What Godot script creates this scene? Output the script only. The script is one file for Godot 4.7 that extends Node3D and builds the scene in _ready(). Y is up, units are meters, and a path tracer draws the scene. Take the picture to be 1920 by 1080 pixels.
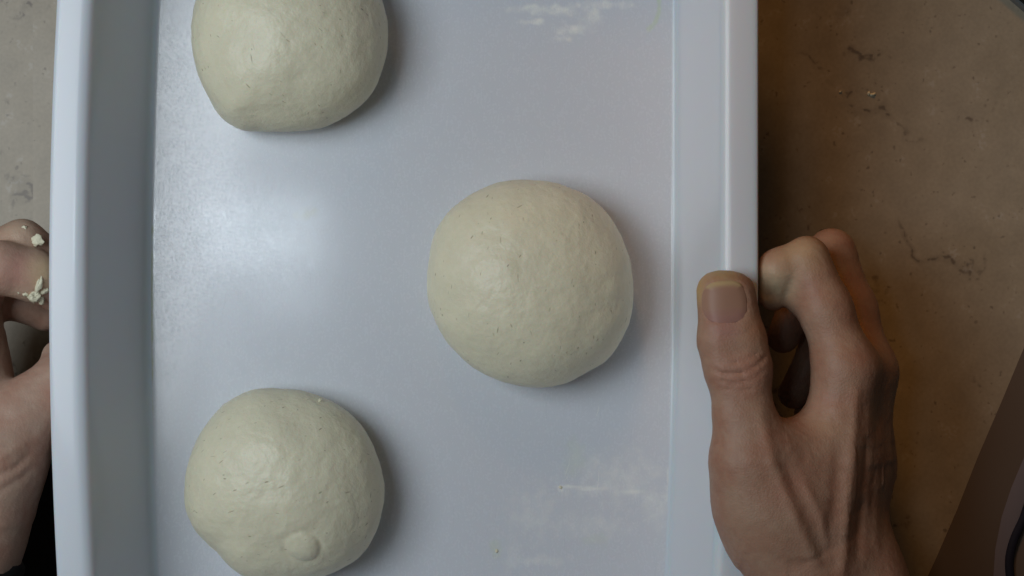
extends Node3D
# A shallow white dough box with three dough balls, held by two hands above a stone counter, seen straight from above.

const RIM_Y := 0.100          # height of the box rim over the counter
const CAM_Y := 0.800
const FOCAL := 3111.0         # focal length in pixels of the 1920 px wide photograph

func plan(px: float, py: float, h: float) -> Vector3:   # a spot of the photograph at a height (mm over the rim) as a point
	var y := RIM_Y + h * 0.001
	var s := (CAM_Y - y) / FOCAL
	return Vector3((px - 960.0) * s, y, (py - 540.0) * s)

func _ready() -> void:
	camera_and_light()
	counter()
	dough_box()
	dough_balls()
	person()
	small_things()

# ---------------------------------------------------------------- camera and light
func camera_and_light() -> void:
	var cam := Camera3D.new()
	cam.name = "camera"
	cam.position = Vector3(0, CAM_Y, 0)
	cam.rotation_degrees = Vector3(-90, 0, 0)
	cam.fov = rad_to_deg(2.0 * atan(540.0 / FOCAL))
	cam.near = 0.02
	cam.far = 20.0
	add_child(cam)
	var we := WorldEnvironment.new()
	we.name = "environment"
	var e := Environment.new()
	e.background_mode = Environment.BG_COLOR
	e.background_color = Color(0.16, 0.145, 0.13)
	e.tonemap_mode = Environment.TONE_MAPPER_LINEAR
	e.tonemap_exposure = 0.90
	e.sdfgi_enabled = true
	e.ssao_enabled = true
	e.ssil_enabled = true
	we.environment = e
	add_child(we)
	area("window_light", Vector3(-0.43, 0.68, -0.09), Vector3(-0.05, 0.06, 0.0), Vector2(0.40, 0.40), Color(0.94, 0.975, 1.0), 0.315)
	area("ceiling_light", Vector3(-0.316, 1.42, -0.070), Vector3(-0.12, 0.05, 0.0), Vector2(0.14, 0.090), Color(0.90, 0.96, 1.0), 0.052)
	area("ceiling_light_002", Vector3(-0.285, 1.42, 0.010), Vector3(-0.12, 0.05, 0.0), Vector2(0.085, 0.050), Color(0.90, 0.96, 1.0), 0.007)
	var spot := SpotLight3D.new()      # a warm lamp at the back of the counter, aimed at the bare stone right of the box
	spot.name = "warm_lamp_light"
	spot.light_color = Color(1.0, 0.71, 0.38)
	spot.light_energy = 0.40
	spot.light_size = 0.16
	spot.spot_range = 4.0
	spot.spot_angle = 10.5
	spot.spot_angle_attenuation = 1.0
	spot.shadow_enabled = true
	add_child(spot)
	spot.look_at_from_position(Vector3(-0.04, 0.62, -0.85), Vector3(0.205, 0.0, 0.0), Vector3.UP)

func area(called: String, at: Vector3, to: Vector3, size: Vector2, c: Color, energy: float) -> void:
	var l := AreaLight3D.new()
	l.name = called
	l.area_size = size
	l.light_color = c
	l.light_energy = energy
	l.shadow_enabled = true
	l.area_range = 8.0
	add_child(l)
	l.look_at_from_position(at, to, Vector3.UP if absf((to - at).normalized().y) < 0.95 else Vector3.FORWARD)

# ---------------------------------------------------------------- helpers
func thing(called: String, label: String, category: String, at := Vector3.ZERO, group := "") -> Node3D:
	var o := Node3D.new()
	o.name = called
	add_child(o, true)
	o.position = at
	o.set_meta("label", label)
	o.set_meta("category", category)
	if group:
		o.set_meta("group", group)
	return o

func part(called: String, mesh: Mesh, m: Material, parent: Node) -> MeshInstance3D:
	var o := MeshInstance3D.new()
	o.name = called
	o.mesh = mesh
	o.material_override = m
	parent.add_child(o, true)
	return o

func arrays_mesh(v: PackedVector3Array, n: PackedVector3Array, uv: PackedVector2Array, c: PackedColorArray, idx: PackedInt32Array) -> ArrayMesh:
	var a := []
	a.resize(Mesh.ARRAY_MAX)
	a[Mesh.ARRAY_VERTEX] = v
	a[Mesh.ARRAY_NORMAL] = n
	if uv.size():
		a[Mesh.ARRAY_TEX_UV] = uv
	if c.size():
		a[Mesh.ARRAY_COLOR] = c
	a[Mesh.ARRAY_INDEX] = idx
	var m := ArrayMesh.new()
	m.add_surface_from_arrays(Mesh.PRIMITIVE_TRIANGLES, a)
	return m

func grid_normals(v: PackedVector3Array, idx: PackedInt32Array) -> PackedVector3Array:
	var n := PackedVector3Array()
	n.resize(v.size())
	for t in range(0, idx.size(), 3):
		var a := v[idx[t]]
		var f := (v[idx[t + 2]] - a).cross(v[idx[t + 1]] - a)
		n[idx[t]] += f
		n[idx[t + 1]] += f
		n[idx[t + 2]] += f
	for i in n.size():
		n[i] = n[i].normalized()
	return n

func outward(v: PackedVector3Array, idx: PackedInt32Array) -> PackedInt32Array:   # turns the faces of a closed shape to the outside
	var c := Vector3.ZERO
	for p in v:
		c += p / v.size()
	var vol := 0.0
	for t in range(0, idx.size(), 3):
		vol += (v[idx[t]] - c).dot((v[idx[t + 2]] - c).cross(v[idx[t + 1]] - c))
	if vol < 0.0:
		idx.reverse()
	return idx

func noise(sd: int, f: float, oct := 3, kind := FastNoiseLite.TYPE_SIMPLEX_SMOOTH) -> FastNoiseLite:
	var n := FastNoiseLite.new()
	n.seed = sd
	n.frequency = f
	n.noise_type = kind
	n.fractal_octaves = oct
	return n

func noise_bytes(n: FastNoiseLite, w: int, h: int) -> PackedByteArray:
	var im := n.get_image(w, h, false, false, false)
	im.convert(Image.FORMAT_L8)
	return im.get_data()

func smooth(a: float, b: float, x: float) -> float:
	return smoothstep(a, b, x)

# ---------------------------------------------------------------- counter
func counter() -> void:
	var w := 1024
	var big := noise_bytes(noise(11, 0.006, 4), w, w)
	var mid := noise_bytes(noise(12, 0.03, 4), w, w)
	var fine := noise_bytes(noise(13, 0.22, 2), w, w)
	var vein := noise_bytes(noise(14, 0.0055, 5), w, w)
	var mask := noise_bytes(noise(15, 0.008, 3), w, w)
	var speck := noise_bytes(noise(16, 0.12, 2), w, w)
	var data := PackedByteArray()
	data.resize(w * w * 3)
	for i in w * w:
		var b := big[i] / 255.0 - 0.5
		var m := mid[i] / 255.0 - 0.5
		var f := fine[i] / 255.0 - 0.5
		var t := 1.0 + 0.22 * b + 0.24 * m + 0.16 * f
		var r := 0.37 * t
		var g := 0.31 * (t + 0.05 * b)
		var bl := 0.225 * (t + 0.16 * b)
		var v := absf(vein[i] / 255.0 - 0.5)
		var k := smoothstep(0.020, 0.003, v) * smoothstep(0.52, 0.66, mask[i] / 255.0) * smoothstep(0.36, 0.60, speck[i] / 255.0)
		k = maxf(k, 0.8 * smoothstep(0.76, 0.86, speck[i] / 255.0) * smoothstep(0.40, 0.62, mid[i] / 255.0))
		k = maxf(k, 0.35 * smoothstep(0.045, 0.015, v) * smoothstep(0.56, 0.7, mask[i] / 255.0) * smoothstep(0.3, 0.7, mid[i] / 255.0))
		k *= 0.72
		var l := 0.5 * smoothstep(0.68, 0.78, mid[i] / 255.0) * smoothstep(0.45, 0.6, fine[i] / 255.0)
		r = lerpf(lerpf(r, 0.46, l), 0.085, k)
		g = lerpf(lerpf(g, 0.42, l), 0.060, k)
		bl = lerpf(lerpf(bl, 0.36, l), 0.042, k)
		var o := i * 3
		data[o] = int(255.0 * pow(clampf(r, 0, 1), 0.4545))
		data[o + 1] = int(255.0 * pow(clampf(g, 0, 1), 0.4545))
		data[o + 2] = int(255.0 * pow(clampf(bl, 0, 1), 0.4545))
	var im := Image.create_from_data(w, w, false, Image.FORMAT_RGB8, data)
	var mat := StandardMaterial3D.new()
	mat.albedo_texture = ImageTexture.create_from_image(im)
	mat.uv1_scale = Vector3(1, 1, 1)
	mat.roughness = 0.42
	mat.heightmap_enabled = true
	mat.heightmap_scale = 0.004
	mat.heightmap_texture = ImageTexture.create_from_image(Image.create_from_data(w, w, false, Image.FORMAT_L8, fine))
	# a slab with its own thickness; the texture lies 0.55 m to a side
	var v := PackedVector3Array()
	var uv := PackedVector2Array()
	var idx := PackedInt32Array()
	var nn := 8
	for j in nn + 1:
		for i in nn + 1:
			var p := Vector3(-1.0 + 2.0 * i / nn, 0, -0.6 + 1.1 * j / nn)
			v.append(p)
			uv.append(Vector2(p.x / 0.55 + 0.42, p.z / 0.55 + 0.37))
	for j in nn:
		for i in nn:
			var q := j * (nn + 1) + i
			idx.append_array([q, q + 1, q + nn + 2, q, q + nn + 2, q + nn + 1])
	var nrm := PackedVector3Array()
	nrm.resize(v.size())
	nrm.fill(Vector3.UP)
	var root := Node3D.new()
	root.name = "counter"
	add_child(root)
	root.set_meta("kind", "structure")
	root.set_meta("label", "beige stone counter with fine dark veins under the white box")
	part("counter_top", arrays_mesh(v, nrm, uv, PackedColorArray(), idx), mat, root)
	var slab := BoxMesh.new()
	slab.size = Vector3(2.0, 0.036, 1.1)
	var o := part("slab", slab, mat, root)
	o.position = Vector3(0, -0.0225, -0.05)

# ---------------------------------------------------------------- dough box
func chaikin(p: PackedVector2Array, times: int) -> PackedVector2Array:
	for k in times:
		var q := PackedVector2Array([p[0]])
		for i in p.size() - 1:
			q.append(p[i].lerp(p[i + 1], 0.25))
			q.append(p[i].lerp(p[i + 1], 0.75))
		q.append(p[p.size() - 1])
		p = q
	return p

const BOX_X := -0.0458
const BOX_W := 0.150
const BOX_L := 0.215

func ring_point(k: int, inset: float) -> Vector2:   # k-th of 4 * 60 points round the box, inset from its outer edge
	var side := k / 60
	var i := k % 60
	var hw := BOX_W - inset
	var hl := BOX_L - inset
	var rc := maxf(0.030 - inset * 0.55, 0.004)
	rc = minf(rc, hw * 0.9)
	var c := Vector2(hw - rc, hl - rc)
	var p := Vector2.ZERO
	if i < 44:    # straight run
		var t := -1.0 + 2.0 * i / 44.0
		match side:
			0: p = Vector2(hw, t * c.y)
			1: p = Vector2(-t * c.x, hl)
			2: p = Vector2(-hw, -t * c.y)
			3: p = Vector2(t * c.x, -hl)
	else:
		var a := (i - 44) / 16.0 * PI / 2 + side * PI / 2
		var s := [Vector2(1, 1), Vector2(-1, 1), Vector2(-1, -1), Vector2(1, -1)]
		p = c * s[side] + rc * Vector2(cos(a), sin(a))
	# the long sides bulge a little, as thin plastic does
	var z := p.y
	var share := absf(p.x) / BOX_W
	if p.x < 0:
		p.x += 0.0034 * pow(z / 0.1215, 2) * share
	elif z > -0.02:
		p.x -= 0.0040 * pow((z + 0.02) / 0.1415, 2) * share
	return p

func stamp(im: Image, at: Vector2, rx: float, rz: float, c: Color, strength: float, sd: int, rough := 0.6) -> void:   # an uneven dried smear
	var w := im.get_width()
	var h := im.get_height()
	var n := noise(sd, 0.09, 3)
	var n2 := noise(sd + 7, 0.03, 2)
	for y in range(maxi(0, int(at.y - rz * 1.4)), mini(h, int(at.y + rz * 1.4))):
		for x in range(maxi(0, int(at.x - rx * 1.4)), mini(w, int(at.x + rx * 1.4))):
			var d := Vector2((x - at.x) / rx, (y - at.y) / rz).length() + 0.55 * n2.get_noise_2d(x, y)
			var fog := clampf(0.42 + 1.1 * n.get_noise_2d(x * 0.42, y * 0.34) + 0.5 * n.get_noise_2d(x * 2.6, y * 2.0), 0.0, 1.0)
			var k := smoothstep(1.1, 0.15, d) * lerpf(1.0, fog, rough) * strength * 0.95
			if k > 0.004:
				im.set_pixel(x, y, im.get_pixel(x, y).lerp(c, k))

func scratch(im: Image, a: Vector2, b: Vector2, c: Color, strength: float) -> void:
	var n := int(a.distance_to(b)) + 1
	for i in n:
		var t := float(i) / n
		var p := a.lerp(b, t) + Vector2(sin(t * 5.0), 0)
		var x := int(p.x)
		var y := int(p.y)
		if x > 0 and y > 0 and x < im.get_width() and y < im.get_height():
			im.set_pixel(x, y, im.get_pixel(x, y).lerp(c, strength * (0.4 + 0.6 * sin(PI * t))))

func floor_px(px: float, py: float) -> Vector2:   # where a spot of the photograph lies in the box floor's texture
	var p := plan(px, py, -58.0)
	return Vector2((p.x - BOX_X + 0.155) / 0.31 * 1240.0, (p.z + 0.22) / 0.44 * 1760.0)

func dough_box() -> void:
	var root := thing("dough_box", "shallow white plastic box with rounded rim holding three dough balls", "box", Vector3(BOX_X, RIM_Y, 0))
	# outer lip, rim, inner wall, floor, then the underside back to the lip (inset from the edge, height over the rim; mm)
	var inner := PackedVector2Array([Vector2(1.6, -12), Vector2(0.4, -12), Vector2(0, -11), Vector2(0, -4), Vector2(0, -1.0), Vector2(1.2, -0.1), Vector2(5, 0.15), Vector2(10, 0.2),
		Vector2(13.0, -0.1), Vector2(15.6, -1.8), Vector2(16.9, -6), Vector2(19.2, -16), Vector2(24.2, -38), Vector2(27.6, -52), Vector2(28.6, -56.2), Vector2(30.4, -57.9), Vector2(34, -58), Vector2(45, -58), Vector2(60, -58)])
	inner = chaikin(inner, 2)
	var under := PackedVector2Array([Vector2(1.6, -12), Vector2(2.3, -11.6), Vector2(2.4, -4), Vector2(3.2, -2.4), Vector2(10, -2.2), Vector2(13.0, -3.2), Vector2(14.4, -7), Vector2(25.6, -55), Vector2(27, -58.6), Vector2(30, -60.4), Vector2(60, -60.5)])
	under = chaikin(under, 1)
	for i in range(1, 9):
		inner.append(Vector2(60 + 11.0 * i, -58))
		under.append(Vector2(60 + 11.0 * i, -60.5))
	# the colour of the plastic with its dried smears, scratches and crumbs of old dough
	var im := Image.create(1240, 1760, false, Image.FORMAT_RGB8)
	var base := Color(0.86, 0.878, 0.905)
	im.fill(base)
	var pale := Color(0.975, 0.98, 0.965)
	var cream := Color(0.84, 0.885, 0.82)
	for s in [[1040, 20, 60, 14], [1070, 55, 40, 16], [985, 15, 40, 10], [1110, 30, 26, 26], [1060, 72, 22, 8], [1000, 40, 30, 8], [1130, 8, 70, 10]]:
		stamp(im, floor_px(s[0], s[1]), s[2], s[3], pale, 1.0, s[0])
	for k in 26:     # an arc of dried dough where an earlier ball sat
		var a := -1.1 + k * 0.085
		stamp(im, floor_px(1190 + 46 * cos(a), 12 + 50 * sin(a)), 5, 7, cream, 0.75, 40 + k, 0.3)
	for s in [[1160, 900, 110, 60, 0.35], [1000, 960, 60, 60, 0.28], [1110, 985, 90, 30, 0.30], [1230, 950, 36, 50, 0.30], [1090, 860, 30, 40, 0.22], [1010, 1050, 80, 14, 0.35], [960, 1040, 20, 50, 0.22]]:
		stamp(im, floor_px(s[0], s[1]), s[2], s[3], pale, s[4] * 1.45, s[0] + 3)
	for s in [[1105, 916, 42, 5], [1075, 912, 30, 4], [1050, 915, 8, 8], [1180, 922, 24, 6]]:
		stamp(im, floor_px(s[0], s[1]), s[2], s[3], pale, 0.85, s[0] + 5, 0.3)
	stamp(im, floor_px(1075, 860), 26, 46, cream, 0.30, 81, 0.2)
	stamp(im, floor_px(1115, 1010), 30, 16, cream, 0.28, 82, 0.2)
	stamp(im, floor_px(930, 1030), 14, 20, cream, 0.5, 83, 0.2)
	stamp(im, floor_px(1254, 900), 6, 44, pale, 0.7, 84, 0.1)
	stamp(im, floor_px(490, 420), 60, 26, Color(0.72, 0.76, 0.78), 0.40, 85)
	stamp(im, floor_px(380, 450), 26, 34, Color(0.74, 0.78, 0.80), 0.32, 86)
	stamp(im, floor_px(575, 400), 26, 14, Color(0.80, 0.80, 0.70), 0.4, 87, 0.2)
	stamp(im, floor_px(284, 560), 4, 260, Color(0.74, 0.76, 0.58), 0.55, 88, 0.2)
	for s in [[1068, 860, 1060, 895], [1122, 760, 1119, 782], [1330, 30, 1326, 62], [1122, 880, 1120, 930], [1063, 893, 1061, 900]]:
		scratch(im, floor_px(s[0], s[1]), floor_px(s[2], s[3]), pale, 0.9)
	var rng := RandomNumberGenerator.new()
	rng.seed = 5
	for k in 260:    # faint scraper marks, mostly lengthwise
		var p := floor_px(rng.randf_range(300, 1250), rng.randf_range(-150, 1250))
		var l := rng.randf_range(6, 46)
		var tone := pale if rng.randf() < 0.5 else Color(0.70, 0.73, 0.76)
		scratch(im, p, p + Vector2(rng.randf_range(-0.16, 0.16) * l, l), tone, rng.randf_range(0.04, 0.22))
	for k in 300:
		var p := floor_px(rng.randf_range(300, 1250), rng.randf_range(-150, 1250))
		if rng.randf() < 0.6:
			p = floor_px(rng.randfn(1120, 70), rng.randfn(960, 60))
		p = p.clamp(Vector2(2, 2), Vector2(1236, 1756))
		im.set_pixel(int(p.x), int(p.y), im.get_pixel(int(p.x), int(p.y)).lerp(pale, rng.randf_range(0.2, 0.8)))
	# fine lengthwise grain of the moulded plastic, which breaks up its shine
	var gn := noise(21, 0.05, 3)
	var gr := Image.create(620, 880, false, Image.FORMAT_L8)
	var gd := PackedByteArray()
	gd.resize(620 * 880)
	var rd := PackedByteArray()
	rd.resize(620 * 880)
	var fb := noise_bytes(noise(22, 0.3, 2), 620, 880)
	for y in 880:
		for x in 620:
			rd[y * 620 + x] = clampi(int(62 + 30 * gn.get_noise_2d(x * 9.0 + 400.0, y * 1.6) + 12 * gn.get_noise_2d(x * 0.9, y * 0.7 + 900.0) + 0.25 * (fb[y * 620 + x] - 128)), 28, 170)
			gd[y * 620 + x] = clampi(int(128 + 46 * gn.get_noise_2d(x * 9.0, y * 1.6) + 0.30 * (fb[y * 620 + x] - 128)), 0, 255)
	gr = Image.create_from_data(620, 880, false, Image.FORMAT_L8, gd)
	var mat := StandardMaterial3D.new()
	mat.albedo_texture = ImageTexture.create_from_image(im)
	mat.roughness = 1.0
	mat.roughness_texture = ImageTexture.create_from_image(Image.create_from_data(620, 880, false, Image.FORMAT_L8, rd))
	mat.metallic_specular = 0.5
	mat.subsurf_scatter_enabled = true
	mat.subsurf_scatter_strength = 0.12
	mat.heightmap_enabled = true
	mat.clearcoat_enabled = true
	mat.clearcoat = 0.45
	mat.clearcoat_roughness = 0.10
	mat.heightmap_scale = 0.0018
	mat.heightmap_texture = ImageTexture.create_from_image(gr)
	var plain := StandardMaterial3D.new()
	plain.albedo_color = base
	plain.roughness = 0.42
	plain.subsurf_scatter_enabled = true
	plain.subsurf_scatter_strength = 0.35
	plain.clearcoat_enabled = true
	plain.clearcoat = 0.35
	plain.clearcoat_roughness = 0.12
	# rings
	var n_in := inner.size()
	var cuts := [0, 0, 0]
	for i in n_in:
		if inner[i].x < 16.4:
			cuts[0] = i
		if inner[i].x < 31.5:
			cuts[1] = i
	var names := ["rim", "side_wall", "box_floor"]
	var from := [0, cuts[0], cuts[1]]
	var to := [cuts[0], cuts[1], n_in - 1]
	for k in 3:
		ring_mesh(names[k], inner, from[k], to[k], mat if k > 1 else plain, root, false)
	ring_mesh("underside", under, 0, under.size() - 1, plain, root, true)

func ring_mesh(called: String, prof: PackedVector2Array, a: int, b: int, mat: Material, root: Node3D, flip: bool) -> void:
	var v := PackedVector3Array()
	var uv := PackedVector2Array()
	var nr := PackedVector3Array()
	var idx := PackedInt32Array()
	var n := 240
	for i in range(a, b + 1):
		var i0 := maxi(i - 1, 0)
		var i1 := mini(i + 1, prof.size() - 1)
		for k in n + 1:
			var q := ring_point(k % n, prof[i].x * 0.001)
			var p := Vector3(q.x, prof[i].y * 0.001, q.y)
			v.append(p)
			uv.append(Vector2((q.x + 0.155) / 0.31, (q.y + 0.22) / 0.44))
			var u0 := ring_point(k % n, prof[i0].x * 0.001)
			var u1 := ring_point(k % n, prof[i1].x * 0.001)
			var w0 := ring_point((k + n - 1) % n, prof[i].x * 0.001)
			var w1 := ring_point((k + 1) % n, prof[i].x * 0.001)
			var du := Vector3(u1.x - u0.x, (prof[i1].y - prof[i0].y) * 0.001, u1.y - u0.y)
			var dw := Vector3(w1.x - w0.x, 0, w1.y - w0.y)
			var f := du.cross(dw).normalized()
			if f.length() < 0.5:
				f = Vector3.DOWN if flip else Vector3.UP
			elif flip:
				f = -f
			if (not flip) and prof[i].x > 40 and f.y < 0.0:
				f = -f
			nr.append(f)
	for i in b - a:
		for k in n:
			var q := i * (n + 1) + k
			if flip:
				idx.append_array([q, q + n + 1, q + 1, q + 1, q + n + 1, q + n + 2])
			else:
				idx.append_array([q, q + 1, q + n + 1, q + 1, q + n + 2, q + n + 1])
	# close the middle
	if prof[b].x > 100:
		var c := v.size()
		var y := prof[b].y * 0.001
		v.append(Vector3(0, y, 0))
		uv.append(Vector2(0.5, 0.5))
		nr.append(Vector3.DOWN if flip else Vector3.UP)
		var q0 := (b - a) * (n + 1)
		for k in n:
			if flip:
				idx.append_array([q0 + k, c, q0 + k + 1])
			else:
				idx.append_array([q0 + k, q0 + k + 1, c])
	part(called, arrays_mesh(v, nr, uv, PackedColorArray(), idx), mat, root)

# ---------------------------------------------------------------- dough
func dough_material(sd: int) -> StandardMaterial3D:
	var w := 1024
	var mid := noise_bytes(noise(sd, 0.008, 3), w, w)
	var fine := noise_bytes(noise(sd + 1, 0.06, 3), w, w)
	var pore := noise_bytes(noise(sd + 2, 0.16, 2), w, w)
	var data := PackedByteArray()
	data.resize(w * w * 3)
	var hd := PackedByteArray()
	hd.resize(w * w)
	for i in w * w:
		var t := 1.0 + 0.10 * (mid[i] / 255.0 - 0.5) + 0.06 * (fine[i] / 255.0 - 0.5)
		var d := 1.0 - 0.13 * smoothstep(0.70, 0.85, pore[i] / 255.0) * smoothstep(0.45, 0.7, fine[i] / 255.0)
		var o := i * 3
		data[o] = int(255.0 * pow(clampf(0.83 * t * d, 0, 1), 0.4545))
		data[o + 1] = int(255.0 * pow(clampf(0.785 * t * d, 0, 1), 0.4545))
		data[o + 2] = int(255.0 * pow(clampf(0.59 * (t + 0.05 * (fine[i] / 255.0 - 0.5)) * d, 0, 1), 0.4545))
		hd[i] = clampi(int(110 + 0.28 * (fine[i] - 128) + 0.16 * (pore[i] - 128) - 26.0 * smoothstep(0.70, 0.85, pore[i] / 255.0)), 0, 255)
	var im := Image.create_from_data(w, w, false, Image.FORMAT_RGB8, data)
	var hm := Image.create_from_data(w, w, false, Image.FORMAT_L8, hd)
	var rng := RandomNumberGenerator.new()
	rng.seed = sd
	for k in 420:      # flecks of bran, stretched the way the dough was pulled
		var p := Vector2(rng.randf_range(20, w - 20), rng.randf_range(20, w - 20))
		var l := rng.randf_range(1.0, 4.5) if rng.randf() < 0.75 else rng.randf_range(4.0, 8.0)
		var a := rng.randfn(1.75, 0.35)
		var s := rng.randf_range(0.12, 0.50)
		var wd := rng.randf_range(0.7, 1.5)
		for y in range(-9, 10):
			for x in range(-9, 10):
				var q := Vector2(x, y).rotated(-a)
				var dd := Vector2(q.x / l, q.y / wd).length()
				if dd < 1.3:
					var kk := s * smoothstep(1.3, 0.5, dd)
					im.set_pixel(int(p.x) + x, int(p.y) + y, im.get_pixel(int(p.x) + x, int(p.y) + y).lerp(Color(0.42, 0.38, 0.26), kk))
	var m := StandardMaterial3D.new()
	m.albedo_texture = ImageTexture.create_from_image(im)
	m.roughness = 0.40
	m.metallic_specular = 0.45
	m.subsurf_scatter_enabled = true
	m.subsurf_scatter_strength = 0.12
	m.heightmap_enabled = true
	m.heightmap_scale = 0.05
	m.heightmap_texture = ImageTexture.create_from_image(hm)
	return m

func dough_ball(called: String, label: String, sd: int, at: Vector3, height: float, outline: Array, bumps: Array, turn: float) -> void:
	# outline: radii (m) at equal steps round the ball, from +x towards +z
	var root := thing(called, label, "dough ball", at, "dough balls proving in the white box")
	var na := 300
	var nb := 150
	var n1 := noise(sd, 22.0, 2)
	var n2 := noise(sd + 9, 95.0, 3)
	var v := PackedVector3Array()
	var uv := PackedVector2Array()
	var idx := PackedInt32Array()
	var cnt := outline.size()
	var eq := height * 0.34
	for j in nb + 1:
		var e := PI / 2 - (PI / 2 + 1.05) * j / nb      # elevation, from the top to well under the equator
		for i in na + 1:
			var a := TAU * (i % na) / na
			var f := a / TAU * cnt
			var k := int(f)
			var r := cubic_interpolate(float(outline[k % cnt]), float(outline[(k + 1) % cnt]), float(outline[(k + cnt - 1) % cnt]), float(outline[(k + 2) % cnt]), f - k)
			var ce := maxf(cos(e), 0.0)
			var rad := r * pow(ce, 0.92)
			var y := eq + (height - eq) * pow(sin(e), 1.0) if e > 0.0 else eq + eq * 1.17 * sin(e)
			var p := Vector3(rad * cos(a), maxf(y, 0.0), rad * sin(a))
			if y < 0.0:
				p.y = 0.0002
			var dir := Vector3(cos(a) * ce, sin(e), sin(a) * ce)
			var lift := 0.0011 * n1.get_noise_3dv(p) + 0.00035 * n2.get_noise_3dv(p)
			lift *= smoothstep(-0.9, -0.3, e)
			for b in bumps:     # blisters and dents: where (x, z), radius, height
				var d: float = Vector2(p.x - b[0], p.z - b[1]).length() / b[2]
				if d < 2.0:
					d *= 1.0 + 0.10 * n2.get_noise_2d(p.x * 0.8, p.z * 0.8) + 0.12 * (p.x - b[0]) / b[2]
				if d < 1.6 and e > 0.0:
					if b[3] > 0.001:
						lift += b[3] * (pow(maxf(1.0 - d * d, 0.0), 0.85) - 0.12 * exp(-pow((d - 1.12) / 0.16, 2)))
					else:
						lift += b[3] * exp(-d * d * 1.6)
			v.append(p + dir * lift)
			var uvr := (PI / 2 - e) / PI
			uv.append(Vector2(0.5, 0.5) + Vector2(uvr * 0.62, 0).rotated(a + turn))
	for j in nb:
		for i in na:
			var q := j * (na + 1) + i
			if j > 0:
				idx.append_array([q, q + 1, q + na + 1, q + 1, q + na + 2, q + na + 1])
			else:
				idx.append_array([0, q + na + 2, q + na + 1])
	idx = outward(v, idx)
	var nr := grid_normals(v, idx)
	for j in nb + 1:
		var s := (nr[j * (na + 1)] + nr[j * (na + 1) + na]).normalized()
		nr[j * (na + 1)] = s
		nr[j * (na + 1) + na] = s
	for i in na + 1:
		nr[i] = Vector3.UP
	part("dough", arrays_mesh(v, nr, uv, PackedColorArray(), idx), dough_material(sd), root)

func radii(c: Vector2, h: float, pts: Array, cnt := 24) -> Array:   # outline points (photograph) as radii round a centre at height h
	var o := plan(c.x, c.y, h)
	var poly := []
	for p in pts:
		var q := plan(p[0], p[1], h) - o
		poly.append(Vector2(fposmod(atan2(q.z, q.x), TAU), Vector2(q.x, q.z).length()))
	poly.sort_custom(func(x, y): return x.x < y.x)
	var out := []
	for i in cnt:
		var a := TAU * i / cnt
		var k := 0
		while k < poly.size() and poly[k].x <= a:
			k += 1
		var p0: Vector2 = poly[(k - 1 + poly.size()) % poly.size()]
		var p1: Vector2 = poly[k % poly.size()]
		var a0 := p0.x - (TAU if k == 0 else 0.0)
		var a1 := p1.x + (TAU if k == poly.size() else 0.0)
		out.append(lerpf(p0.y, p1.y, clampf((a - a0) / maxf(a1 - a0, 1e-5), 0, 1)))
	return out

func dough_balls() -> void:
	var hq := -58.0 + 16.0
	var c := Vector2(996, 532)
	var at := plan(c.x, c.y, hq)
	at.y = RIM_Y - 0.058
	var pts := [[1187, 532], [1183, 590], [1165, 640], [1128, 685], [1075, 712], [1010, 724], [950, 716], [895, 692], [850, 655], [818, 600], [804, 545], [804, 490], [816, 440], [840, 400], [880, 365], [930, 345], [1000, 339], [1060, 347], [1115, 378], [1155, 425], [1178, 475]]
	dough_ball("dough_ball", "smooth round dough ball alone at the right side of the box, beside the thumb", 101, at, 0.047, radii(c, hq, pts), [[0.012, 0.030, 0.010, 0.0009], [0.026, 0.012, 0.010, -0.0007], [-0.02, -0.02, 0.012, -0.0004]], 0.0)
	c = Vector2(534, 906)
	at = plan(c.x, c.y, hq)
	at.y = RIM_Y - 0.058
	pts = [[718, 906], [716, 960], [700, 1010], [668, 1050], [615, 1078], [560, 1090], [490, 1090], [440, 1068], [405, 1035], [375, 1008], [354, 975], [348, 930], [349, 890], [356, 855], [378, 805], [410, 768], [460, 738], [520, 728], [580, 736], [640, 762], [685, 812], [708, 860]]
	dough_ball("dough_ball", "dough ball with a raised round blister, nearest the lower edge of the photo", 202, at, 0.045, radii(c, hq, pts), [[0.0118, 0.0245, 0.0066, 0.0017], [-0.03, 0.028, 0.012, -0.0008], [0.0, 0.03, 0.02, -0.0006]], 2.1)
	c = Vector2(545, 66)
	at = plan(c.x, c.y, hq)
	at.y = RIM_Y - 0.058
	pts = [[729, 66], [724, 115], [705, 165], [670, 205], [620, 232], [560, 246], [500, 249], [458, 247], [441, 243], [415, 222], [395, 192], [374, 140], [363, 80], [368, 10], [395, -50], [450, -98], [540, -118], [630, -100], [690, -50], [720, 10]]
	dough_ball("dough_ball", "shiny wrinkled dough ball with a pinched corner, cut by the photo's top edge", 303, at, 0.046, radii(c, hq, pts, 40), [[-0.012, 0.006, 0.012, -0.0006], [0.0, 0.018, 0.008, 0.0005], [-0.022, 0.034, 0.006, 0.0010]], 4.0)

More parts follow.
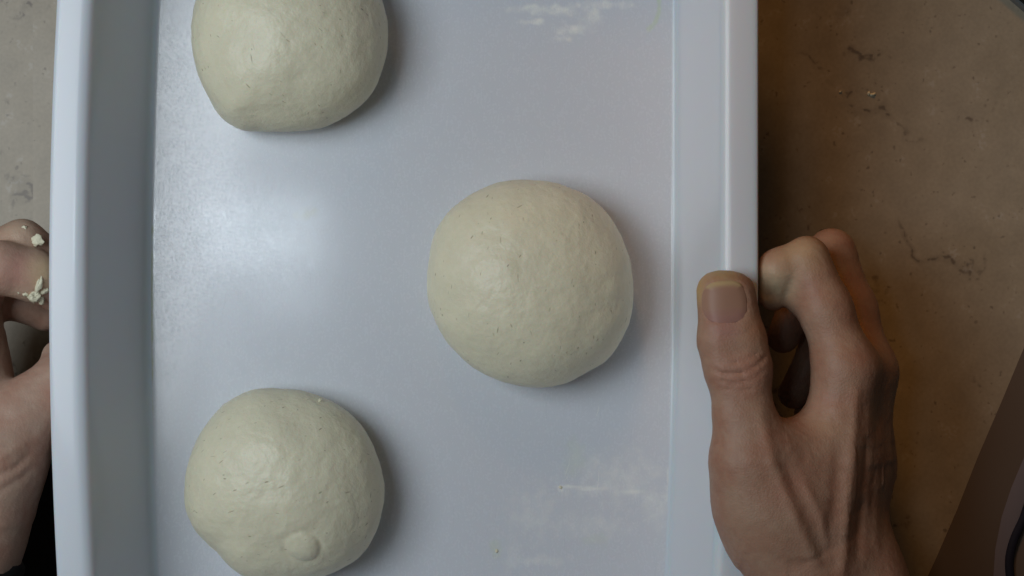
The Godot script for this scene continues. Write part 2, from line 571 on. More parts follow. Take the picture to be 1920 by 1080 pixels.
# ---------------------------------------------------------------- hands: a field of tapered capsules meshed as surface nets
class Field:
	var a := PackedVector3Array()
	var b := PackedVector3Array()
	var ra := PackedFloat32Array()
	var rb := PackedFloat32Array()
	var grp := PackedInt32Array()
	var blend := 0.007
	# creases and ridges on the upper side, seen in plan: segment, width, depth, lowest height
	var da := PackedVector2Array()
	var db := PackedVector2Array()
	var dw := PackedFloat32Array()
	var dd := PackedFloat32Array()
	var dy := PackedFloat32Array()
	var grain: FastNoiseLite
	var nail_at := Vector2.ZERO
	var nail_axis := Vector2.DOWN
	var nail_half := Vector2.ZERO
	var nail_low := 0.0
	var gd := PackedFloat32Array([0, 0, 0, 0, 0, 0, 0, 0])

	func bone(p: Vector3, q: Vector3, r0: float, r1: float, g: int) -> void:
		a.append(p); b.append(q); ra.append(r0 * 0.001); rb.append(r1 * 0.001); grp.append(g)

	func one(i: int, p: Vector3) -> float:
		var pa := p - a[i]
		var ba := b[i] - a[i]
		var l := ba.length_squared()
		var h := clampf(pa.dot(ba) / l, 0.0, 1.0) if l > 1e-12 else 0.0
		return (pa - ba * h).length() - lerpf(ra[i], rb[i], h)

	func base(p: Vector3, list: PackedInt32Array) -> float:
		gd.fill(1.0)
		for i in list:
			var d := one(i, p)
			var g := grp[i]
			var k := 0.005 if g > 0 else 0.016
			var h := maxf(k - absf(gd[g] - d), 0.0) / k
			gd[g] = minf(gd[g], d) - h * h * k * 0.25
		var r := gd[0]
		for g in range(1, 8):
			if gd[g] < 0.9:
				var h := maxf(blend - absf(gd[0] - gd[g]), 0.0) / blend
				var d := minf(gd[0], gd[g]) - h * h * blend * 0.25
				h = maxf(0.0015 - absf(r - d), 0.0) / 0.0015
				r = minf(r, d) - h * h * 0.0015 * 0.25
		return r

	func nail_share(p: Vector3) -> float:     # 1 well inside the nail's outline, 0 outside
		if nail_half.x <= 0.0 or p.y < nail_low:
			return 0.0
		var q := Vector2(p.x, p.z) - nail_at
		var v := q.dot(nail_axis) / nail_half.y
		var u := q.dot(Vector2(-nail_axis.y, nail_axis.x)) / nail_half.x
		return smoothstep(1.04, 0.93, pow(pow(absf(u), 2.9) + pow(absf(v), 2.6), 1.0 / 2.75))

	func eval(p: Vector3, list: PackedInt32Array, marks: PackedInt32Array) -> float:
		var d := base(p, list)
		if absf(d) > 0.004:
			return d
		for i in marks:
			if p.y > dy[i]:
				var pa := Vector2(p.x, p.z) - da[i]
				var ba := db[i] - da[i]
				var h := clampf(pa.dot(ba) / maxf(ba.length_squared(), 1e-9), 0.0, 1.0)
				var q := (pa - ba * h).length() / dw[i]
				if q < 2.6:
					d += dd[i] * exp(-q * q) * (0.35 + 0.65 * sin(PI * clampf(0.12 + 0.76 * h, 0, 1)))
		d += 0.00055 * nail_share(p)
		d -= 0.00022 * grain.get_noise_3dv(p)
		return d

	func mesh(cell: float, lo: Vector3, hi: Vector3) -> Array:     # [vertices, indices]
		var nx := int((hi.x - lo.x) / cell) + 2
		var ny := int((hi.y - lo.y) / cell) + 2
		var nz := int((hi.z - lo.z) / cell) + 2
		var f := PackedFloat32Array()
		f.resize(nx * ny * nz)
		f.fill(9.0)
		var cells := PackedInt32Array()
		var vid := PackedInt32Array()
		vid.resize(nx * ny * nz)
		vid.fill(-1)
		var B := 8
		var reach := cell * B * 0.87 + 0.004
		var sxy := nx * ny
		var blocks := []
		for bz in range(0, nz - 1, B):
			for by in range(0, ny - 1, B):
				for bx in range(0, nx - 1, B):
					var c := lo + Vector3(bx + B * 0.5, by + B * 0.5, bz + B * 0.5) * cell
					var ds := PackedFloat32Array()
					var best := 1.0
					for i in a.size():
						var d := one(i, c)
						ds.append(d)
						best = minf(best, d)
					if absf(best) > reach + 0.004 and best > 0.0:
						continue
					var list := PackedInt32Array()
					for i in a.size():
						if ds[i] < maxf(best, 0.0) + reach + 0.013:
							list.append(i)
					var bd := base(c, list)
					if absf(bd) > reach:
						continue
					var marks := PackedInt32Array()
					var c2 := Vector2(c.x, c.z)
					for i in da.size():
						var mid := (da[i] + db[i]) * 0.5
						if c2.distance_to(mid) < da[i].distance_to(db[i]) * 0.5 + reach + 2.6 * dw[i]:
							marks.append(i)
					blocks.append(Vector3i(bx, by, bz))
					for z in range(bz, mini(bz + B + 1, nz)):
						for y in range(by, mini(by + B + 1, ny)):
							var o := z * sxy + y * nx
							for x in range(bx, mini(bx + B + 1, nx)):
								if f[o + x] > 8.0:
									f[o + x] = eval(lo + Vector3(x, y, z) * cell, list, marks)
		var v := PackedVector3Array()
		var off := PackedInt32Array([0, 1, nx, nx + 1, sxy, sxy + 1, sxy + nx, sxy + nx + 1])
		var ea := [0, 0, 0, 1, 1, 2, 2, 3, 4, 4, 5, 6]
		var eb := [1, 2, 4, 3, 5, 3, 6, 7, 5, 6, 7, 7]
		for bl in blocks:
			for z in range(bl.z, mini(bl.z + B, nz - 1)):
				for y in range(bl.y, mini(bl.y + B, ny - 1)):
					for x in range(bl.x, mini(bl.x + B, nx - 1)):
						var o := z * sxy + y * nx + x
						var s := 0
						for k in 8:
							if f[o + off[k]] < 0.0:
								s += 1
						if s == 0 or s == 8:
							continue
						var p := Vector3.ZERO
						var m := 0
						for k in 12:
							var d0 := f[o + off[ea[k]]]
							var d1 := f[o + off[eb[k]]]
							if (d0 < 0.0) != (d1 < 0.0):
								var t := d0 / (d0 - d1)
								var i0: int = ea[k]
								var i1: int = eb[k]
								p += Vector3(i0 & 1, (i0 >> 1) & 1, i0 >> 2).lerp(Vector3(i1 & 1, (i1 >> 1) & 1, i1 >> 2), t)
								m += 1
						vid[o] = v.size()
						cells.append(o)
						v.append(lo + (Vector3(x, y, z) + p / m) * cell)
		var idx := PackedInt32Array()
		for o in cells:
			var s0 := f[o] < 0.0
			var st := [1, nx, sxy]
			for ax in 3:
				var d: int = st[ax]
				if s0 != (f[o + d] < 0.0):
					var u: int = st[(ax + 1) % 3]
					var w: int = st[(ax + 2) % 3]
					var q0 := vid[o]
					var q1 := vid[o - u]
					var q2 := vid[o - u - w]
					var q3 := vid[o - w]
					if q1 < 0 or q2 < 0 or q3 < 0:
						continue
					if s0:
						idx.append_array([q0, q2, q1, q0, q3, q2])
					else:
						idx.append_array([q0, q1, q2, q0, q2, q3])
		return [v, idx]

func skin_material() -> StandardMaterial3D:
	var w := 512
	var c := noise_bytes(noise(61, 0.09, 3, FastNoiseLite.TYPE_CELLULAR), w, w)
	var s := noise_bytes(noise(62, 0.05, 3), w, w)
	var d := PackedByteArray()
	d.resize(w * w)
	for i in w * w:
		d[i] = clampi(int(0.55 * c[i] + 0.45 * s[i]), 0, 255)
	var m := StandardMaterial3D.new()
	m.vertex_color_use_as_albedo = true
	m.roughness = 0.50
	m.metallic_specular = 0.4
	m.subsurf_scatter_enabled = true
	m.subsurf_scatter_strength = 0.10
	m.uv1_triplanar = true
	m.uv1_scale = Vector3(28, 28, 28)
	m.heightmap_enabled = true
	m.heightmap_scale = 0.03
	m.heightmap_texture = ImageTexture.create_from_image(Image.create_from_data(w, w, false, Image.FORMAT_L8, d))
	return m

func skin_colors(v: PackedVector3Array, base: Color, spots: Array) -> PackedColorArray:
	var n := noise(71, 60.0, 3)
	var n2 := noise(72, 260.0, 2)
	var out := PackedColorArray()
	for p in v:
		var t := n.get_noise_3dv(p)
		var u := n2.get_noise_3dv(p)
		var c := Color(base.r * (1.0 + 0.08 * u + 0.07 * t), base.g * (1.0 + 0.12 * u + 0.22 * t), base.b * (1.0 + 0.12 * u + 0.26 * t))
		for s in spots:
			var d: float = p.distance_to(s[0]) / s[1]
			if d < 1.0:
				c = c.lerp(s[2], s[3] * (1.0 - d * d) * (1.0 - d * d))
		out.append(c)
	return out

func chain(f: Field, pts: Array, g: int) -> void:     # [px, py, height, radius] after one another
	for i in pts.size() - 1:
		var p: Array = pts[i]
		var q: Array = pts[i + 1]
		f.bone(plan(p[0], p[1], p[2]), plan(q[0], q[1], q[2]), p[3], q[3], g)

func crease(f: Field, pts: Array, width: float, depth: float, low: float) -> void:   # [px, py] at the height of the skin
	for i in pts.size() - 1:
		var p := plan(pts[i][0], pts[i][1], low + 8.0)
		var q := plan(pts[i + 1][0], pts[i + 1][1], low + 8.0)
		f.da.append(Vector2(p.x, p.z))
		f.db.append(Vector2(q.x, q.z))
		f.dw.append(width * 0.001)
		f.dd.append(depth * 0.001)
		f.dy.append(RIM_Y + low * 0.001)

func person() -> void:
	var root := thing("person", "person in dark sleeves holding the white box from both sides with bare hands", "person", Vector3.ZERO)
	var skin := skin_material()
	# ---- right hand: thumb on the rim, fingers curled below it, back of the hand turned to the right
	var f := Field.new()
	f.grain = noise(81, 420.0, 2)
	chain(f, [[1500, 1420, 26, 25], [1497, 1220, 12, 18], [1497, 1085, 3, 14.5], [1490, 1030, 2, 14]], 0)
	chain(f, [[1700, 1420, 14, 27], [1650, 1220, 2, 20], [1615, 1085, -6, 15.5], [1590, 1010, -8, 14]], 0)
	chain(f, [[1535, 1050, 1, 13], [1556, 900, 1, 12.5], [1586, 694, -2, 13]], 0)
	chain(f, [[1590, 1060, -15, 13], [1602, 880, -19, 12], [1624, 698, -22, 12.6]], 0)
	chain(f, [[1580, 1060, -26, 13], [1600, 880, -36, 12.2], [1618, 725, -45, 12.6]], 0)
	chain(f, [[1560, 1070, -34, 13], [1570, 900, -48, 12], [1585, 765, -63, 12]], 0)
	# thumb
	chain(f, [[1345, 547, 9, 8.7], [1352, 640, 9.5, 9.0], [1364, 690, 10.5, 9.0], [1378, 785, 11, 8.3], [1388, 860, 10, 11.0]], 1)
	chain(f, [[1378, 549, 9, 8.5], [1394, 640, 9.5, 8.8], [1402, 690, 10.5, 9.2], [1408, 790, 11, 9.6], [1428, 865, 9, 13]], 1)
	chain(f, [[1390, 860, 10, 10.8], [1414, 945, 6, 13.2], [1444, 1000, 3, 13.6], [1500, 1045, 1, 12.5]], 0)
	chain(f, [[1428, 865, 9, 13], [1475, 950, 4, 14.5], [1530, 1040, 1, 13]], 0)
	chain(f, [[1425, 900, -6, 13], [1470, 1000, -12, 14]], 0)
	chain(f, [[1440, 850, 6, 9], [1500, 860, 0, 9], [1560, 830, -4, 10]], 0)        # web between thumb and forefinger
	# forefinger
	chain(f, [[1586, 694, -2, 12.5], [1548, 580, -5, 10.8], [1512, 488, -7, 10.0]], 2)
	chain(f, [[1512, 484, -8, 9.2], [1459, 505, -8, 7.9], [1450, 552, -12, 7.0]], 6)
	chain(f, [[1508, 520, -9, 8.0], [1498, 556, -10, 7.2]], 2)
	# middle finger
	chain(f, [[1624, 698, -22, 12.4], [1596, 580, -30, 10.6], [1560, 474, -34, 10.0]], 3)
	chain(f, [[1558, 475, -34, 9.4], [1500, 560, -40, 8.2], [1468, 632, -40, 7.2]], 3)
	# ring finger
	chain(f, [[1608, 725, -45, 12], [1590, 620, -48, 10], [1560, 540, -50, 9.6]], 4)
	chain(f, [[1558, 540, -50, 9.2], [1535, 650, -56, 8], [1488, 738, -56, 7.0]], 4)
	# little finger
	chain(f, [[1585, 765, -63, 11], [1575, 690, -66, 8.6], [1550, 640, -66, 8.2]], 5)
	chain(f, [[1550, 640, -66, 8.0], [1535, 720, -68, 7.2], [1516, 775, -68, 6.6]], 5)
	# wrinkles over the thumb's joint, folds, tendons and veins on the back of the hand
	crease(f, [[1338, 694], [1362, 701], [1390, 698], [1418, 684], [1434, 668]], 0.75, 0.95, 8)
	crease(f, [[1342, 676], [1366, 681], [1396, 674], [1420, 660]], 0.65, 0.55, 8)
	crease(f, [[1345, 712], [1372, 718], [1404, 712], [1432, 692]], 0.65, 0.60, 8)
	crease(f, [[1352, 728], [1380, 732], [1410, 726]], 0.6, 0.4, 8)
	crease(f, [[1344, 660], [1370, 663], [1400, 656]], 0.6, 0.35, 8)
	crease(f, [[1384, 690], [1392, 712], [1406, 730]], 0.8, 0.25, 8)
	crease(f, [[1322, 622], [1352, 632], [1392, 628], [1412, 610]], 1.1, 0.25, 8)
	crease(f, [[1420, 770], [1440, 860], [1480, 960], [1520, 1050]], 2.6, -0.9, 4)     # long thumb tendon
	crease(f, [[1455, 850], [1500, 950], [1545, 1050]], 3.2, 0.9, 2)
	crease(f, [[1590, 730], [1578, 850], [1566, 960], [1556, 1060]], 2.4, -1.2, -14)    # forefinger tendon
	crease(f, [[1556, 830], [1546, 930], [1530, 1010]], 2.6, 0.7, -10)
	crease(f, [[1606, 820], [1592, 940], [1582, 1020]], 2.4, 1.3, -20)
	crease(f, [[1640, 800], [1630, 900], [1620, 1000]], 2.8, -0.7, -24)
	crease(f, [[1500, 900], [1530, 960], [1540, 1010]], 1.6, -0.5, 4)
	crease(f, [[1490, 1046], [1530, 1032], [1572, 1012], [1600, 1004]], 1.4, 0.4, 2)
	crease(f, [[1440, 1036], [1480, 1052], [1530, 1056]], 1.2, 0.3, 2)
	crease(f, [[1500, 470], [1530, 478], [1548, 500]], 0.8, 0.25, -4)
	f.nail_low = RIM_Y + 0.009
	var nc := plan(1360, 567, 17)
	f.nail_at = Vector2(nc.x, nc.z)
	f.nail_axis = Vector2(0.075, 1.0).normalized()
	f.nail_half = Vector2(0.0094, 0.0090)
	var lo := Vector3(0.068, RIM_Y - 0.082, -0.040)
	var hi := Vector3(0.210, RIM_Y + 0.062, 0.232)
	var r := f.mesh(0.0011, lo, hi)
	var v: PackedVector3Array = r[0]
	var idx: PackedInt32Array = outward(v, r[1])
	var tan_skin := Color(0.37, 0.215, 0.147)
	var red := Color(0.44, 0.215, 0.155)
	var spots := [[plan(1355, 512, 9), 0.012, Color(0.50, 0.38, 0.17), 0.9], [plan(1308, 545, 9), 0.010, Color(0.52, 0.36, 0.15), 0.8], [plan(1385, 700, 20), 0.014, red, 0.55], [plan(1360, 612, 18), 0.010, Color(0.42, 0.22, 0.19), 0.6],
		[plan(1415, 620, 12), 0.012, Color(0.46, 0.24, 0.12), 0.5], [plan(1470, 920, 16), 0.018, red, 0.55], [plan(1555, 760, 6), 0.010, red, 0.45], [plan(1500, 470, 0), 0.016, Color(0.50, 0.37, 0.22), 0.6], [plan(1446, 535, -4), 0.015, Color(0.62, 0.50, 0.33), 0.9],  # pale forefinger tip: flour, plus light put into the colour
		[plan(1430, 960, 16), 0.022, Color(0.40, 0.29, 0.20), 0.4], [plan(1545, 980, 10), 0.02, red, 0.4], [plan(1555, 800, 8), 0.014, Color(0.47, 0.33, 0.22), 0.5]]
	var arm := part("right_hand", arrays_mesh(v, grid_normals(v, idx), PackedVector2Array(), skin_colors(v, tan_skin, spots), idx), skin, root)
	thumb_nail(f, arm)
	# ---- left hand: fingers and thumb reach under the rim
	var g := Field.new()
	g.grain = noise(82, 380.0, 2)
	chain(g, [[-190, 1420, 6, 26], [-110, 1160, -8, 23], [-60, 1000, -12, 21], [-38, 905, -15, 20]], 0)
	chain(g, [[-260, 1420, 0, 26], [-190, 1160, -14, 24], [-140, 1000, -20, 21], [-130, 900, -22, 20]], 0)
	chain(g, [[-38, 905, -15, 20], [-10, 862, -16, 17], [44, 784, -19, 14.5]], 0)
	chain(g, [[-130, 900, -22, 20], [-130, 740, -26, 18], [-110, 600, -22, 14]], 0)
	chain(g, [[-90, 880, -26, 20], [-90, 720, -38, 18], [-80, 590, -40, 13]], 0)
	chain(g, [[-60, 780, -24, 16], [-80, 640, -32, 16]], 0)
	chain(g, [[44, 784, -19, 14], [80, 742, -22, 11.5], [108, 715, -25, 10], [112, 670, -36, 8]], 1)
	chain(g, [[-110, 570, -18, 13], [-50, 520, -13, 10.6], [4, 502, -12, 10.6], [60, 516, -17, 10.4], [104, 548, -26, 8.4]], 2)
	chain(g, [[-110, 560, -34, 12], [-40, 480, -30, 9.5], [42, 453, -25, 8.8], [100, 484, -32, 8]], 3)
	chain(g, [[-90, 580, -46, 11], [-20, 560, -48, 9], [48, 566, -52, 8.4], [84, 590, -56, 7.6]], 4)
	chain(g, [[-60, 590, -30, 12], [-30, 540, -28, 9.5]], 5)
	crease(g, [[-20, 900], [10, 888], [40, 872], [58, 852]], 1.4, 0.8, -14)
	crease(g, [[-20, 935], [15, 915], [45, 895], [60, 878]], 1.2, 0.6, -14)
	crease(g, [[-20, 880], [20, 850], [50, 830]], 1.6, -0.6, -14)
	crease(g, [[20, 470], [40, 478], [60, 476]], 0.8, 0.25, -20)
	for k in 5:
		crease(g, [[26 + 9 * k, 520], [22 + 9 * k, 545]], 0.7, 0.35, -12)
	lo = Vector3(-0.320, RIM_Y - 0.078, -0.045)
	hi = Vector3(-0.165, RIM_Y + 0.040, 0.236)
	r = g.mesh(0.0013, lo, hi)
	v = r[0]
	idx = outward(v, r[1])
	spots = [[plan(40, 510, -6), 0.014, Color(0.52, 0.27, 0.22), 0.7], [plan(80, 510, -10), 0.012, Color(0.56, 0.44, 0.26), 0.7], [plan(40, 545, -12), 0.010, Color(0.55, 0.44, 0.31), 0.6], [plan(5, 540, -20), 0.012, Color(0.52, 0.20, 0.17), 0.7], [plan(30, 435, -18), 0.012, Color(0.55, 0.42, 0.30), 0.6]]
	part("left_hand", arrays_mesh(v, grid_normals(v, idx), PackedVector2Array(), skin_colors(v, Color(0.47, 0.30, 0.225), spots), idx), skin, root)
	# ---- the dark sleeves
	var cloth := StandardMaterial3D.new()
	cloth.albedo_color = Color(0.085, 0.08, 0.085)
	cloth.roughness = 0.9
	cloth.rim_enabled = true
	cloth.rim = 0.3
	part("sleeve", sleeve([plan(1560, 1330, 14), plan(1600, 1420, 20), plan(1680, 1800, 60), plan(1750, 2300, 120)], [0.050, 0.052, 0.056, 0.062], 3), cloth, root)
	part("sleeve", sleeve([plan(-120, 1010, -16), plan(-150, 1100, -12), plan(-230, 1420, 4), plan(-300, 1900, 60), plan(-330, 2300, 110)], [0.040, 0.043, 0.047, 0.053, 0.058], 4), cloth, root)

func sleeve(pts: Array, rad: Array, sd: int) -> ArrayMesh:
	var n := noise(sd, 26.0, 3)
	var v := PackedVector3Array()
	var idx := PackedInt32Array()
	var na := 56
	var rows := 40
	var cnt := pts.size()
	for j in rows + 1:
		var f := float(j) / rows * (cnt - 1)
		var k := mini(int(f), cnt - 2)
		var p: Vector3 = pts[k].lerp(pts[k + 1], f - k)
		var r := lerpf(rad[k], rad[k + 1], f - k)
		var dir: Vector3 = (pts[k + 1] - pts[k]).normalized()
		var x := dir.cross(Vector3.UP).normalized()
		var y := x.cross(dir)
		for i in na + 1:
			var a := TAU * (i % na) / na
			var q := x * cos(a) + y * sin(a) * 0.8
			var s := r * (1.0 + 0.0 * a) + 0.003 * n.get_noise_3dv((p + q * r) * Vector3(1, 1, 2.2))
			if j == 0:
				s *= 0.95
			v.append(p + q * s)
	for j in rows:
		for i in na:
			var q := j * (na + 1) + i
			idx.append_array([q, q + na + 1, q + 1, q + 1, q + na + 1, q + na + 2])
	return arrays_mesh(v, grid_normals(v, outward(v, idx)), PackedVector2Array(), PackedColorArray(), outward(v, idx))

func thumb_nail(f: Field, parent: Node3D) -> void:
	var list := PackedInt32Array(range(f.a.size()))
	var nu := 22
	var nv := 24
	var v := PackedVector3Array()
	var c := PackedColorArray()
	var idx := PackedInt32Array()
	var side := Vector2(-f.nail_axis.y, f.nail_axis.x)
	for layer in 2:
		for j in nv + 1:
			for i in nu + 1:
				# a grid square bent to the nail's rounded outline
				var u := -1.0 + 2.0 * i / nu
				var w := -1.0 + 2.0 * j / nv
				var m := pow(pow(absf(u), 2.9) + pow(absf(w), 2.6), 1.0 / 2.75)
				var big := maxf(absf(u), absf(w))
				var s := (big / m if m > 1e-5 else 1.0) * 0.985
				var q := f.nail_at + side * (u * s * f.nail_half.x) + f.nail_axis * (w * s * f.nail_half.y)
				var y := RIM_Y + 0.03
				for k in 14:
					y -= f.base(Vector3(q.x, y, q.y), list) * 0.9
				var drop := 0.00012 + 0.00035 * smoothstep(0.75, 1.0, big)
				if w < -0.6:
					drop -= 0.0003 * smoothstep(-0.6, -1.0, w)
				v.append(Vector3(q.x, y - drop - 0.0006 * layer, q.y))
				var t := Color(0.36, 0.21, 0.148)
				t = t.lerp(Color(0.35, 0.19, 0.155), smoothstep(0.1, 0.9, w))
				t = t.lerp(Color(0.47, 0.36, 0.20), smoothstep(-0.66, -0.92, w + 0.12 * u * u))
				c.append(t)
	var lay := (nu + 1) * (nv + 1)
	for j in nv:
		for i in nu:
			var q := j * (nu + 1) + i
			idx.append_array([q, q + 1, q + nu + 2, q, q + nu + 2, q + nu + 1])
			idx.append_array([lay + q, lay + q + nu + 2, lay + q + 1, lay + q, lay + q + nu + 1, lay + q + nu + 2])
	var edge := []
	for i in nu: edge.append([i, i + 1])
	for j in nv: edge.append([j * (nu + 1) + nu, (j + 1) * (nu + 1) + nu])
	for i in nu: edge.append([nv * (nu + 1) + nu - i, nv * (nu + 1) + nu - i - 1])
	for j in nv: edge.append([(nv - j) * (nu + 1), (nv - j - 1) * (nu + 1)])
	for e in edge:
		idx.append_array([e[0], lay + e[1], e[1], e[0], lay + e[0], lay + e[1]])
	var m := StandardMaterial3D.new()
	m.vertex_color_use_as_albedo = true
	m.roughness = 0.42
	m.metallic_specular = 0.35
	idx = outward(v, idx)
	part("thumbnail", arrays_mesh(v, grid_normals(v, idx), PackedVector2Array(), c, idx), m, parent)

# ---------------------------------------------------------------- small things
func lump(sd: int, size: Vector3) -> ArrayMesh:
	var n := noise(sd, 0.9, 3)
	var v := PackedVector3Array()
	var idx := PackedInt32Array()
	var na := 18
	var nb := 10
	for j in nb + 1:
		var e := PI / 2 - PI * j / nb
		for i in na + 1:
			var a := TAU * (i % na) / na
			var d := Vector3(cos(a) * cos(e), sin(e), sin(a) * cos(e))
			v.append(d * size * (1.0 + 0.75 * n.get_noise_3dv(d + Vector3(sd, 0, 0))))
	for j in nb:
		for i in na:
			var q := j * (na + 1) + i
			idx.append_array([q, q + 1, q + na + 1, q + 1, q + na + 2, q + na + 1])
	return arrays_mesh(v, grid_normals(v, outward(v, idx)), PackedVector2Array(), PackedColorArray(), outward(v, idx))

func bit(called: String, label: String, category: String, at: Vector3, size: Vector3, sd: int, m: Material, turn := 0.0, group := "") -> void:
	var o := part(called, lump(sd, size * 0.001), m, self)
	o.position = at
	o.rotation.y = turn
	o.set_meta("label", label)
	o.set_meta("category", category)
	if group:
		o.set_meta("group", group)

func small_things() -> void:
	var white := StandardMaterial3D.new()
	white.albedo_color = Color(0.89, 0.87, 0.76)
	white.roughness = 0.6
	bit("dough_crumb", "larger pale dough crumb lying on the brown counter right of the box", "crumb", plan(1637, 177, -99.6), Vector3(1.5, 0.6, 0.7), 3, white, 0.3, "dough crumbs on the counter")
	bit("dough_crumb", "small dough crumb next to the larger one on the counter", "crumb", plan(1629, 175, -99.7), Vector3(0.9, 0.5, 0.6), 4, white, 1.3, "dough crumbs on the counter")
	bit("dough_crumb", "tiny lone dough crumb on the counter nearest the box's right edge", "crumb", plan(1576, 172, -99.7), Vector3(0.6, 0.4, 0.5), 6, white, 0.0, "dough crumbs on the counter")
	bit("dried_dough_flake", "dried dough flake at the left end of a smear on the box floor", "flake", plan(1051, 914, -57.7), Vector3(0.55, 0.25, 0.75), 8, white, 0.4, "dried flakes on the box floor")
	bit("dried_dough_flake", "yellowish dried dough flake on the box floor near the photo's bottom edge", "flake", plan(931, 1033, -57.7), Vector3(0.6, 0.22, 0.75), 9, white, 0.2, "dried flakes on the box floor")
	bit("dried_dough_flake", "small dried flake on the top of the lowest dough ball", "flake", plan(600, 750, -35), Vector3(0.8, 0.4, 0.7), 12, white, 0.9)
	# wet dough sticking to the left hand's fingers
	var grp := "dough sticking to the left hand"
	bit("dough_scrap", "biggest white dough scrap, hanging from the lower edge of the left forefinger", "dough scrap", plan(64, 556, -10), Vector3(2.6, 2.2, 2.8), 21, white, 0.4, grp)
	bit("dough_scrap", "upright dough scrap on the left forefinger, just above the biggest scrap", "dough scrap", plan(73, 533, -7.5), Vector3(1.3, 1.2, 3.2), 22, white, -0.3, grp)
	bit("dough_scrap", "small dough scrap on the left forefinger, left of the biggest scrap", "dough scrap", plan(48, 548, -9.5), Vector3(1.3, 1.4, 1.9), 23, white, 0.1, grp)
	bit("dough_scrap", "short string of dough on the left forefinger, farthest from the box", "dough scrap", plan(34, 541, -8.5), Vector3(0.8, 1.0, 2.2), 26, white, 0.2, grp)
	bit("dough_scrap", "dough scrap touching the box edge beside the left forefinger", "dough scrap", plan(83, 545, -11), Vector3(1.6, 1.3, 1.6), 27, white, 0.2, grp)
	bit("dough_scrap", "pale dough scrap under the left forefinger between the biggest scrap and the box", "dough scrap", plan(76, 560, -13), Vector3(1.5, 1.2, 2.2), 28, white, 0.5, grp)
	bit("dough_scrap", "tiny dough scrap high on the far finger of the left hand", "dough scrap", plan(44, 428, -17.6), Vector3(1.4, 0.5, 0.9), 29, white, 0.5, grp)
	bit("dough_scrap", "white dough scrap on the left hand's far finger, close to the box", "dough scrap", plan(70, 452, -17.2), Vector3(2.4, 0.9, 2.4), 24, white, 0.6, grp)
	bit("dough_scrap", "thin smeared dough scrap on the far finger, away from the box", "dough scrap", plan(28, 446, -18.0), Vector3(3.0, 0.8, 1.8), 25, white, -0.4, grp)
	# the black panel in the far corner
	var black := StandardMaterial3D.new()
	black.albedo_color = Color(0.03, 0.03, 0.032)
	black.roughness = 0.5
	var panel := thing("black_slab", "flat black object with a straight edge in the top right corner", "black panel", Vector3(0.2442, 0.0, -0.1366))
	panel.rotation.y = -0.705
	var bm := BoxMesh.new()
	bm.size = Vector3(0.16, 0.006, 0.05)
	part("plate", bm, black, panel).position = Vector3(0, 0.0035, -0.0255)
	var gm := StandardMaterial3D.new()
	gm.albedo_color = Color(0.42, 0.43, 0.43)
	gm.roughness = 0.4
	var em := BoxMesh.new()
	em.size = Vector3(0.16, 0.004, 0.0016)
	part("edge_strip", em, gm, panel).position = Vector3(0, 0.0025, 0.0004)
	# a black sheet added for the dark area under the left wrist
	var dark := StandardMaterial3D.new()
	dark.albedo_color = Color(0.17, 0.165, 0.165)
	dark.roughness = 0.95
	var bn := noise(33, 24.0, 3)
	var bv := PackedVector3Array()
	var bi := PackedInt32Array()
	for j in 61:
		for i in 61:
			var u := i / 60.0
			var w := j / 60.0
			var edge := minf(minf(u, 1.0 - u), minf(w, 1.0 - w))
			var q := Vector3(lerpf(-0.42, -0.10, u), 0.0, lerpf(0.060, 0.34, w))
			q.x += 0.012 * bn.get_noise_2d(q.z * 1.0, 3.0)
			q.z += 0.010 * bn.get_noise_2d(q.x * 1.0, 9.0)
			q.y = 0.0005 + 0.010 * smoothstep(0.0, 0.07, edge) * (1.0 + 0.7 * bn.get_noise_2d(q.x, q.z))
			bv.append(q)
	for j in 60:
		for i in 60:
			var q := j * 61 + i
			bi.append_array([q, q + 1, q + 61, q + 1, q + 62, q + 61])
	var dc := part("added_black_sheet", arrays_mesh(bv, grid_normals(bv, bi), PackedVector2Array(), PackedColorArray(), bi), dark, self)
	dc.set_meta("label", "black sheet added for the dark area below the left wrist, beside the box")
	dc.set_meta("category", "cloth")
	# added sheet whose dark colour stands for shade in the near corner; navy seam
	var shade_mat := StandardMaterial3D.new()
	shade_mat.albedo_color = Color(0.40, 0.35, 0.31)
	shade_mat.roughness = 0.95
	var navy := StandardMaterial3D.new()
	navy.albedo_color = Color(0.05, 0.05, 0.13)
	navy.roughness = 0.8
	var o := thing("cloth", "dark sheet added for the shade in the bottom right corner, with a navy seam", "cloth", Vector3.ZERO)
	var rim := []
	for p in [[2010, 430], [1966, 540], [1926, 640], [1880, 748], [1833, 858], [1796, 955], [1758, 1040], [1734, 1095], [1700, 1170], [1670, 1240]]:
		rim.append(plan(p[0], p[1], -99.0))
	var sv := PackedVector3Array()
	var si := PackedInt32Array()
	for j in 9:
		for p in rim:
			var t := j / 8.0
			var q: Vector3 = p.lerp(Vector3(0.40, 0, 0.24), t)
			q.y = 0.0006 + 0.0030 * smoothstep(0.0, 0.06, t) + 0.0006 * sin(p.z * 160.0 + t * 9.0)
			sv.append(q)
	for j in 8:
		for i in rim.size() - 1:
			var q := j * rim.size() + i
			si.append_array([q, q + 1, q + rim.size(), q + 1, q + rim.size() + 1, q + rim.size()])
	var sn := grid_normals(sv, si)
	if sn[15].y < 0:
		si.reverse()
		sn = grid_normals(sv, si)
	part("shade_sheet", arrays_mesh(sv, sn, PackedVector2Array(), PackedColorArray(), si), shade_mat, o)
	var hem := PackedVector3Array()
	var hi := PackedInt32Array()
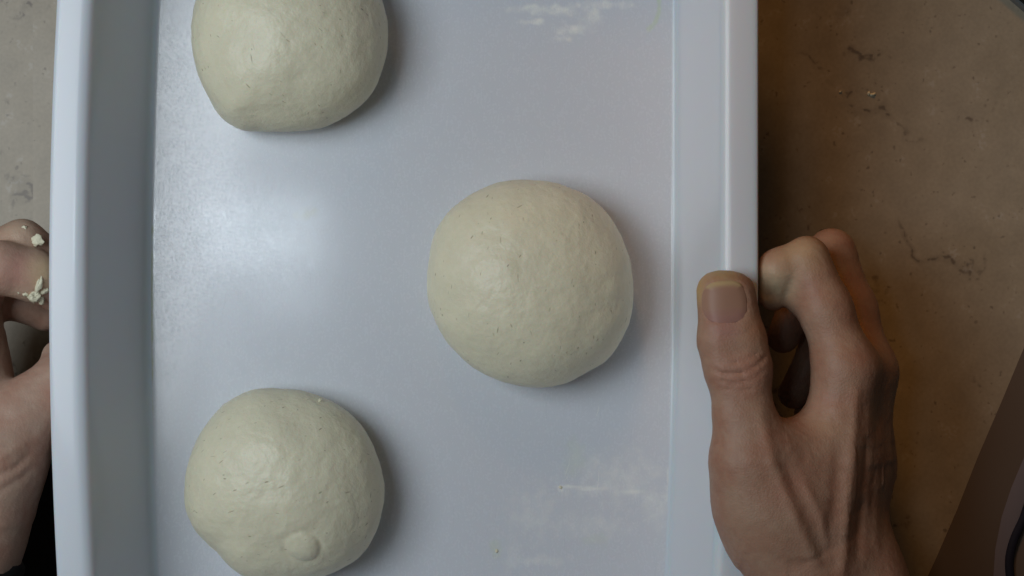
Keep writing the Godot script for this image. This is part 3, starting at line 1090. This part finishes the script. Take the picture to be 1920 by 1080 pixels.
	var strip := [[1990, 750, 840], [1950, 805, 905], [1920, 858, 962], [1896, 915, 1010], [1878, 970, 1045], [1866, 1030, 1075], [1862, 1090, 1100], [1866, 1150, 1150]]
	for p in strip:
		for t in 3:
			var q := plan(p[0] + 15.0 * t, lerpf(p[1], p[1] + 10.0, t * 0.5), -95.2)
			q.y += 0.0006 * (1 if t == 1 else 0)
			hem.append(q)
	for j in strip.size() - 1:
		for t in 2:
			var q := j * 3 + t
			hi.append_array([q, q + 1, q + 3, q + 1, q + 4, q + 3])
	var hn := grid_normals(hem, hi)
	if hn[4].y < 0:
		hi.reverse()
		hn = grid_normals(hem, hi)
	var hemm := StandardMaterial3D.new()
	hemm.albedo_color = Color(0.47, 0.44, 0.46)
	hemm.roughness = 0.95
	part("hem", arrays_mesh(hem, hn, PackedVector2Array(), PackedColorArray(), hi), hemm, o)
	var cord := []
	for p in [[1990, 850], [1940, 925], [1918, 975], [1902, 1010], [1893, 1045], [1894, 1080], [1904, 1130], [1930, 1180]]:
		cord.append(plan(p[0], p[1], -94.6))
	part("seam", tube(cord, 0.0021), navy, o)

func tube(pts: Array, r: float) -> ArrayMesh:
	var cv := Curve3D.new()
	for i in pts.size():
		var d: Vector3 = (pts[mini(i + 1, pts.size() - 1)] - pts[maxi(i - 1, 0)]) / 6.0
		cv.add_point(pts[i], -d, d)
	var v := PackedVector3Array()
	var idx := PackedInt32Array()
	var rows := 60
	var na := 12
	var len := cv.get_baked_length()
	for j in rows + 1:
		var p := cv.sample_baked(len * j / rows, true)
		var q := cv.sample_baked(minf(len * j / rows + 0.001, len), true)
		var q0 := cv.sample_baked(maxf(len * j / rows - 0.001, 0), true)
		var dir := (q - q0).normalized()
		var x := dir.cross(Vector3.UP).normalized()
		var y := x.cross(dir)
		for i in na + 1:
			var a := TAU * i / na
			v.append(p + (x * cos(a) + y * sin(a) * 0.7) * r)
	for j in rows:
		for i in na:
			var q := j * (na + 1) + i
			idx.append_array([q, q + na + 1, q + 1, q + 1, q + na + 1, q + na + 2])
	return arrays_mesh(v, grid_normals(v, outward(v, idx)), PackedVector2Array(), PackedColorArray(), outward(v, idx))
